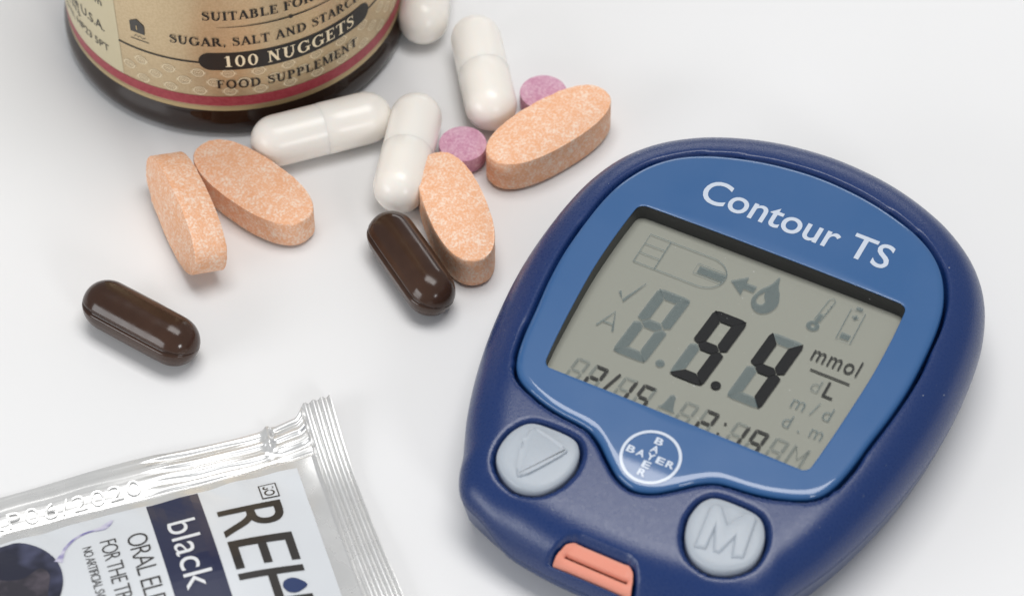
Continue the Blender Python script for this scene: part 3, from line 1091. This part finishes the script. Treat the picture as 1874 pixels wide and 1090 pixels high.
def film_z(p, q):
    """height of the film at sachet coordinates p (<0, leftwards) and q (<0, downwards)"""
    r, t = -p, -q            # distance from right edge, from top edge
    inx = sstep(r, 4.2, 22) * sstep(SW - r, 4, 22)
    iny = sstep(t, 7.6, 25) * sstep(SHH - t, 6, 24)
    z = 0.45 + 3.3 * inx ** 0.6 * iny ** 0.6
    # crimped ridges of the seals
    er = sstep(-r, -4.4, -3.9)
    z = z + er * (0.22 * np.tanh(1.9 * np.cos(r * 2 * math.pi / 1.18 + 0.25 * np.sin(q * 0.3))) + 0.12)
    et = sstep(-t, -7.8, -7.3) * (1 - er)
    et2 = et * (0.08 + 0.92 * sstep(p, -27, -22))
    cr = 1 - 0.9 * np.exp(-((p + 9.2 + 0.08 * t) / 0.8) ** 2)
    z = z + et2 * cr * (0.17 * np.tanh(2.0 * np.cos((t - 0.5 + 0.35 * np.sin(p * 0.12) + 0.1 * np.sin(p * 0.7)) * 2 * math.pi / 2.1)) + 0.04 * np.sin(t * 5.1 + p * 0.11))
    # a crease across the top seal and gentle buckling
    z = z + et * 0.6 * np.exp(-((p + 9.2 + 0.08 * t) / 0.5) ** 2) * sstep(-t, -5.5, -4.0)
    z = z + 0.16 * np.sin(p * 0.21 + 0.6) * et + 0.25 * et * np.sin(t * 0.42) + 0.25 * er * np.sin(q * 0.17)
    # corner curls up a little
    z = z + 1.5 * np.exp(-((r / 7) ** 2 + (t / 9) ** 2))
    # step between seal and pouch
    z = z + 0.35 * sstep(t, 7.6, 8.2) * sstep(r, 4.2, 4.8)
    z = z + 0.10 * np.sin(p * 0.9 + q * 0.35) * np.exp(-((t - 10) / 2.5) ** 2) * sstep(r, 5, 9)
    z = z + 0.06 * np.sin(q * 0.8 - p * 0.5) * np.exp(-((r - 7) / 2.5) ** 2)
    return np.maximum(z, 0.06)


def edge_wave(q):
    return 0.0


ps = np.concatenate([np.linspace(-SW, -30, 110), np.linspace(-30, -5, 110)[1:], np.linspace(-5, 0, 70)[1:]])
qs = np.concatenate([np.linspace(-SHH, -20, 90), np.linspace(-20, -8.5, 60)[1:], np.linspace(-8.5, 0, 110)[1:]])
PP, QQ = np.meshgrid(ps, qs)
# the right edge splays out slightly towards the bottom and the top edge waves
UX = PP + 0.35 * np.sin(QQ * 0.12) * np.exp(PP / 6)
UY = QQ + (0.25 * np.sin(PP * 0.17 + 0.5) - 1.35) * sstep(-PP, 3.6, 5.4) * np.clip(1 + QQ / 7.5, 0, 1)
Zt = film_z(PP, QQ)
nq, np_ = PP.shape
top = np.stack([UX, UY, Zt], -1).reshape(-1, 3)
bot = np.stack([UX, UY, np.full_like(Zt, 0.02)], -1).reshape(-1, 3)
fs = [(i * np_ + k, i * np_ + k + 1, (i + 1) * np_ + k + 1, (i + 1) * np_ + k) for i in range(nq - 1) for k in range(np_ - 1)]
n0 = len(top)
fb = [tuple(n0 + i for i in reversed(q)) for q in fs]
rim = []
loop = [k for k in range(np_)] + [i * np_ + np_ - 1 for i in range(1, nq)] + [(nq - 1) * np_ + k for k in range(np_ - 2, -1, -1)] + [i * np_ for i in range(nq - 2, 0, -1)]
for i in range(len(loop)):
    a_, b_ = loop[i], loop[(i + 1) % len(loop)]
    rim.append((a_, n0 + a_, n0 + b_, b_))
film = obj('film', np.concatenate([top, bot]), fs + fb + rim, 'film', sachet, sharp=70)


def on_film(h):
    def s(q):
        return np.c_[q[:, 0], q[:, 1], film_z(q[:, 0], q[:, 1]) + h]
    return s


# embossed date, standing proud of the seal
ve, fe = fit('EXP06/2020', -50.3, -27.2, -7.0, -4.75, spacing=1.12, bold=-0.012)
ve, fe = cut_grid(ve, fe, 0.8)
bm = bmesh.new()
bvs = [bm.verts.new((x * MM, y * MM, z * MM)) for (x, y), z in zip(ve, film_z(np.array(ve)[:, 0], np.array(ve)[:, 1]) + 0.02)]
for q in fe:
    try: bm.faces.new([bvs[i] for i in q])
    except ValueError: pass
bmesh.ops.recalc_face_normals(bm, faces=bm.faces)
for q in bm.faces:
    if q.normal.z < 0: q.normal_flip()
ex = bmesh.ops.extrude_face_region(bm, geom=bm.faces[:])
for g in ex['geom']:
    if isinstance(g, bmesh.types.BMVert): g.co.z += 0.34 * MM
me = bpy.data.meshes.new('embossed_date')
bm.to_mesh(me); bm.free()
me.materials.append(M['film'])
eo = bpy.data.objects.new('embossed_date', me)
COL.objects.link(eo)
eo.parent = sachet

# printed panel
pe = np.concatenate([np.linspace(-SW + 7, -30, 80), np.linspace(-30, -7.2, 60)[1:]])
qe = np.concatenate([np.linspace(-SHH + 8, -20, 60), np.linspace(-20, -9.3, 60)[1:]])
A_, B_ = np.meshgrid(pe, qe)
B2 = B_ + (0.25 * np.sin(A_ * 0.33) + 0.1 * np.sin(A_ * 1.1)) * sstep(B_, -12, -9.3)*0.6
Z_ = film_z(A_, B2) + 0.05
n_ = A_.shape[1]
panel = obj('printed_panel', np.stack([A_, B2, Z_], -1).reshape(-1, 3), [(i * n_ + k, i * n_ + k + 1, (i + 1) * n_ + k + 1, (i + 1) * n_ + k) for i in range(A_.shape[0] - 1) for k in range(n_ - 1)], 'panel', sachet)
FS = on_film(0.13)


def s2l(x, y):
    """table mm -> sachet coordinates"""
    dx, dy = x + 24.1, y + 18.55
    return (dx * math.cos(SA) + dy * math.sin(SA), -dx * math.sin(SA) + dy * math.cos(SA))


def rot_text(s, p_base, q_start, cap, length, **k):
    """letters read downwards (towards -q), their tops point to +p"""
    v, f = fit(s, 0, length, 0, cap, **k)
    return np.stack([p_base + v[:, 1], q_start - v[:, 0]], -1), f


def printed(name, material, p_base, q_start, cap, s, length, step=1.6, surf=None, **k):
    v, f = rot_text(s, p_base, q_start, cap, length, **k)
    Flat().mesh(v, f).build(name, material, panel, surf or FS, step=step)


# navy band and texts: positions in sachet coordinates
band_p0, band_p1 = -27.3, -20.5
Flat().poly([(band_p0, -9.5), (band_p1, -9.5), (band_p1, -53), (band_p0, -53)]).build('navy_band', 'snavy', panel, on_film(0.10), step=1.2)
FN = on_film(0.17)
printed('brand_lettering', 'sink', -19.0, -14.0, 8.3, 'R', 5.0, bold=0.002)
printed('brand_lettering', 'sink', -19.0, -19.75, 8.3, 'E', 4.7, bold=0.002)
printed('brand_lettering', 'sink', -19.0, -25.2, 8.3, 'H', 5.6, bold=0.002)
printed('flavour_lettering', 'swhite', -25.6, -13.9, 3.7, 'black', 11.9, surf=FN, spacing=1.0)
printed('small_lettering', 'sink', -30.9, -14.1, 2.6, 'ORAL ELE', 12.2, bold=-0.012, spacing=0.85)
printed('small_lettering', 'sink', -34.3, -13.95, 2.1, 'FOR THE TRE', 11.6, bold=-0.010, spacing=0.85)
printed('small_lettering', 'sink', -36.6, -14.25, 1.2, 'NO ARTIFICIAL SW', 9.6, bold=-0.006, spacing=0.85)
Flat().rect(-12.85, -13.45, -10.5, -10.95).build('boxed_mark', 'sink', panel, FS)
Flat().rect(-12.68, -13.28, -10.67, -11.12).build('boxed_mark_ground', 'panel', panel, on_film(0.16))
printed('boxed_mark_lettering', 'sink', -12.38, -11.32, 1.42, 'SO', 1.76, surf=on_film(0.19), bold=0.02)
dr = spline([(-10.95, -28.4), (-11.7, -27.5), (-12.6, -27.1), (-13.6, -27.4), (-14.0, -28.2), (-13.6, -29.1), (-12.7, -29.4), (-11.8, -29.1)], 60)
Flat().poly(dr).build('printed_drop', 'drop', panel, FN)
# printed blackcurrant with a splash of juice
fr = [(-47.7 + 7.9 * math.cos(a), -17.4 + 8.2 * math.sin(a)) for a in np.linspace(0, 2 * math.pi, 64, endpoint=False)]
fr = [(x, min(y, -9.95)) for x, y in fr]
Flat().poly(fr).build('printed_fruit', 'fruit', panel, FS, step=1.0)
ca = spline([(-52, -15.6), (-49.5, -14.6), (-47, -16.4), (-44.6, -16.9), (-42.3, -15.9), (-41.4, -17.6), (-42.2, -20.6), (-43, -25), (-52, -25)], 70)
Flat().poly(ca).build('printed_calyx', 'fruit_cut', panel, FN, step=1.0)
sp = spline([(-31.9, -10.35), (-32.6, -10.9), (-33.4, -11.4), (-34.6, -11.5), (-36.0, -11.7), (-37.4, -12.3), (-38.6, -13.4), (-39.3, -14.6), (-39.9, -15.6)], 60, False)
Flat().strip(sp, np.interp(np.linspace(0, 1, len(sp)), [0, .1, .22, .4, .6, .85, 1], [.25, .75, .9, .3, .35, .5, 1.2])).build('printed_splash', 'juice', panel, FS, step=1.0)

# ================================================================== PILLS
def capsule_profile(rad, half, n=14):
    """(x, r) along the axis from the flat end of a shell to its dome tip"""
    out = []
    for k in range(n + 1):
        a = k / n * math.pi / 2
        out.append((half - rad + rad * math.sin(a), max(rad * math.cos(a), 0.004)))
    return out


def revolve_x(prof, n=64):
    v = []
    for (x, r) in prof:
        for j in range(n):
            a = 2 * math.pi * j / n
            v.append((x, r * math.cos(a), r * math.sin(a)))
    return v, [tuple(reversed(q)) for q in grid_faces(len(prof), n)]


def make_capsule(x, y, ang, cap_side, label):
    """two-piece hard capsule lying on the table; cap_side +1: the wider cap points along +axis"""
    RC, RB, HL = 3.78, 3.73, 10.45
    root = empty('hard_capsule', (x * MM, y * MM, RC * MM), ang if cap_side > 0 else ang + math.pi)
    tag(root, label, 'capsule', 'white capsules beside the bottle')
    seam = 0.2
    cp = [(seam, RB - 0.05), (seam - 0.02, RC - 0.06), (seam + 0.06, RC), (seam + 2.5, RC - 0.01)] + capsule_profile(RC - 0.02, HL)
    v, f = revolve_x(cp)
    obj('capsule_cap', v, f, 'capsule', root)
    bp = [(seam + 1.5, RB), (seam - 1.0, RB)] + [(-a, r) for a, r in capsule_profile(RB, HL - 0.15)]
    v, f = revolve_x(bp)
    obj('capsule_body', v, [tuple(reversed(q)) for q in f], 'capsule_b', root)
    return root


make_capsule(-12.75, 57.2, R(87), -1, 'white hard capsule beside the bottle, cut off by the top edge')
make_capsule(-4.15, 39.6, R(-80.5), 1, 'white hard capsule pointing at the large orange tablet near the pink tablet')
make_capsule(-27.2, 28.15, R(19.4), 1, 'white hard capsule lying crosswise right in front of the bottle')
make_capsule(-14.7, 23.8, R(81.5), -1, 'white hard capsule whose lower end touches a dark brown softgel')


def make_softgel(x, y, ang, roll, label):
    """oblong gelatin softgel with the moulding seam running round it lengthwise"""
    RS, HL = 3.42, 9.15
    nx, na = 60, 96
    prof = []
    for k in range(nx + 1):
        s = -math.cos(math.pi * k / nx)
        xx = HL * s
        m = max(0.0, abs(xx) - (HL - 3.9)) / 3.9
        rr = RS * max(1 - m ** 2.25, 0.0) ** 0.5
        rr *= 1 + 0.025 * (1 - (xx / HL) ** 2)
        prof.append((xx, max(rr, 0.004)))
    v = []
    for (xx, r) in prof:
        for j in range(na):
            a = 2 * math.pi * j / na
            d = abs(((a - roll) + math.pi / 2) % math.pi - math.pi / 2)
            g = 1 - 0.11 * math.exp(-(d / 0.06) ** 2) + 0.02 * math.exp(-((d - 0.14) / 0.07) ** 2)
            yy, zz = r * g * math.cos(a), r * g * math.sin(a)
            v.append((xx * (1 - 0.012 * math.exp(-(d / 0.06) ** 2)), yy, zz))
    f = [tuple(reversed(q)) for q in grid_faces(len(prof), na)]
    lo = min(p[2] for p in v)
    o = obj('softgel', v, f, 'softgel')
    o.location = (x * MM, y * MM, -lo * MM)
    o.rotation_euler = (0, 0, ang)
    tag(o, label, 'softgel', 'dark brown softgels')
    return o


make_softgel(-49.9, -7.3, R(-33.3), R(-22), 'glossy dark brown softgel lying alone above the foil sachet')
make_softgel(-13.85, 3.3, R(-61), R(-18), 'glossy dark brown softgel leaning along an orange tablet near the meter')


def oval_mesh(L=10.5, W=4.55, T=6.2, seed=0):
    """oval film-coated-looking tablet: elliptical band with two shallow domed faces"""
    r_ = np.random.default_rng(seed)
    n = 128
    th = np.linspace(0, 2 * math.pi, n, endpoint=False)
    ex = 2.38
    ox = L * np.sign(np.cos(th)) * np.abs(np.cos(th)) ** (2 / ex)
    oy = W * np.sign(np.sin(th)) * np.abs(np.sin(th)) ** (2 / ex)
    chip = np.convolve(np.tile(r_.normal(0, 1, n), 3), np.ones(2) / 2, 'same')[n:2 * n]
    chip2 = np.convolve(np.tile(r_.normal(0, 1, n), 3), np.ones(2) / 2, 'same')[n:2 * n]
    dome = 0.55
    hb = T / 2 - dome
    rings = []

    def ring(s, z): rings.append(np.stack([ox * s, oy * s, z + 0 * ox], -1))
    ss = [0.0005, 0.2, 0.4, 0.6, 0.75, 0.86, 0.93, 0.97]
    for s in ss: ring(s, -hb - dome * (1 - s ** 2))
    ring(0.988 + 0.003 * chip2, -hb - 0.06 + 0.04 * chip2)
    ring(1.0, -hb + 0.10 + 0.03 * chip2)
    for k in (-0.5, 0, 0.5): ring(1.0, hb * k)
    ring(1.0, hb - 0.10 + 0.03 * chip)
    ring(0.988 + 0.003 * chip, hb + 0.06 + 0.04 * chip)
    for s in reversed(ss): ring(s, hb + dome * (1 - s ** 2))
    P = np.array(rings)
    v = P.reshape(-1, 3)
    return v, grid_faces(len(P), n)


def make_oval(x, y, ang, label, side=False, roll=0.0, seed=0, T=6.2, W=4.55):
    v, f = oval_mesh(seed=seed, T=T, W=W)
    o = obj('oval_tablet', v, f, 'orange', sharp=35)
    rx = R(90) + roll if side else roll
    o.rotation_euler = (rx, 0, ang)
    c, s_ = math.cos(rx), math.sin(rx)
    lo = min(p[1] * s_ + p[2] * c for p in v)
    o.location = (x * MM, y * MM, -lo * MM)
    tag(o, label, 'tablet', 'speckled orange oval tablets')
    return o


make_oval(5.25, 27.35, R(39.0), 'speckled orange oval tablet nearest the meter, in front of a pink tablet', seed=1)
make_oval(-7.75, 11.9, R(-72.5), 'speckled orange oval tablet lying between the brown softgel and pink tablet', seed=2, W=4.25)
make_oval(-36.2, 17.1, R(-41.9), 'speckled orange oval tablet lying flat beneath the bottle, flat face up', seed=3, T=5.4)
make_oval(-45.1, 11.3, R(-67), 'speckled orange oval tablet standing on its narrow edge, leftmost', side=True, roll=R(-12), seed=4, T=5.6)


def make_round(x, y, ang, label, seed):
    r_ = np.random.default_rng(seed)
    n = 72
    RR, T, dome = 3.42, 3.7, 0.6
    hb = T / 2 - dome
    prof = [(0.01, -hb - dome)] + [(RR * s, -hb - dome * (1 - s ** 2)) for s in (0.3, 0.6, 0.8, 0.92)] + [(RR * 0.985, -hb - 0.04), (RR, -hb + 0.1), (RR, 0), (RR, hb - 0.1), (RR * 0.985, hb + 0.04)] + [(RR * s, hb + dome * (1 - s ** 2)) for s in (0.92, 0.8, 0.6, 0.3)] + [(0.01, hb + dome)]
    v, f = lathe(prof, n)
    o = obj('round_tablet', v, f, 'pink', sharp=35)
    o.location = (x * MM, y * MM, T / 2 * MM)
    o.rotation_euler = (0, 0, ang)
    tag(o, label, 'tablet', 'small pink round tablets')


make_round(-7.0, 25.95, 0.4, 'small round pink tablet between a white capsule and an orange tablet', 1)
make_round(4.55, 36.15, 1.7, 'small round pink tablet half hidden behind the large orange tablet', 2)
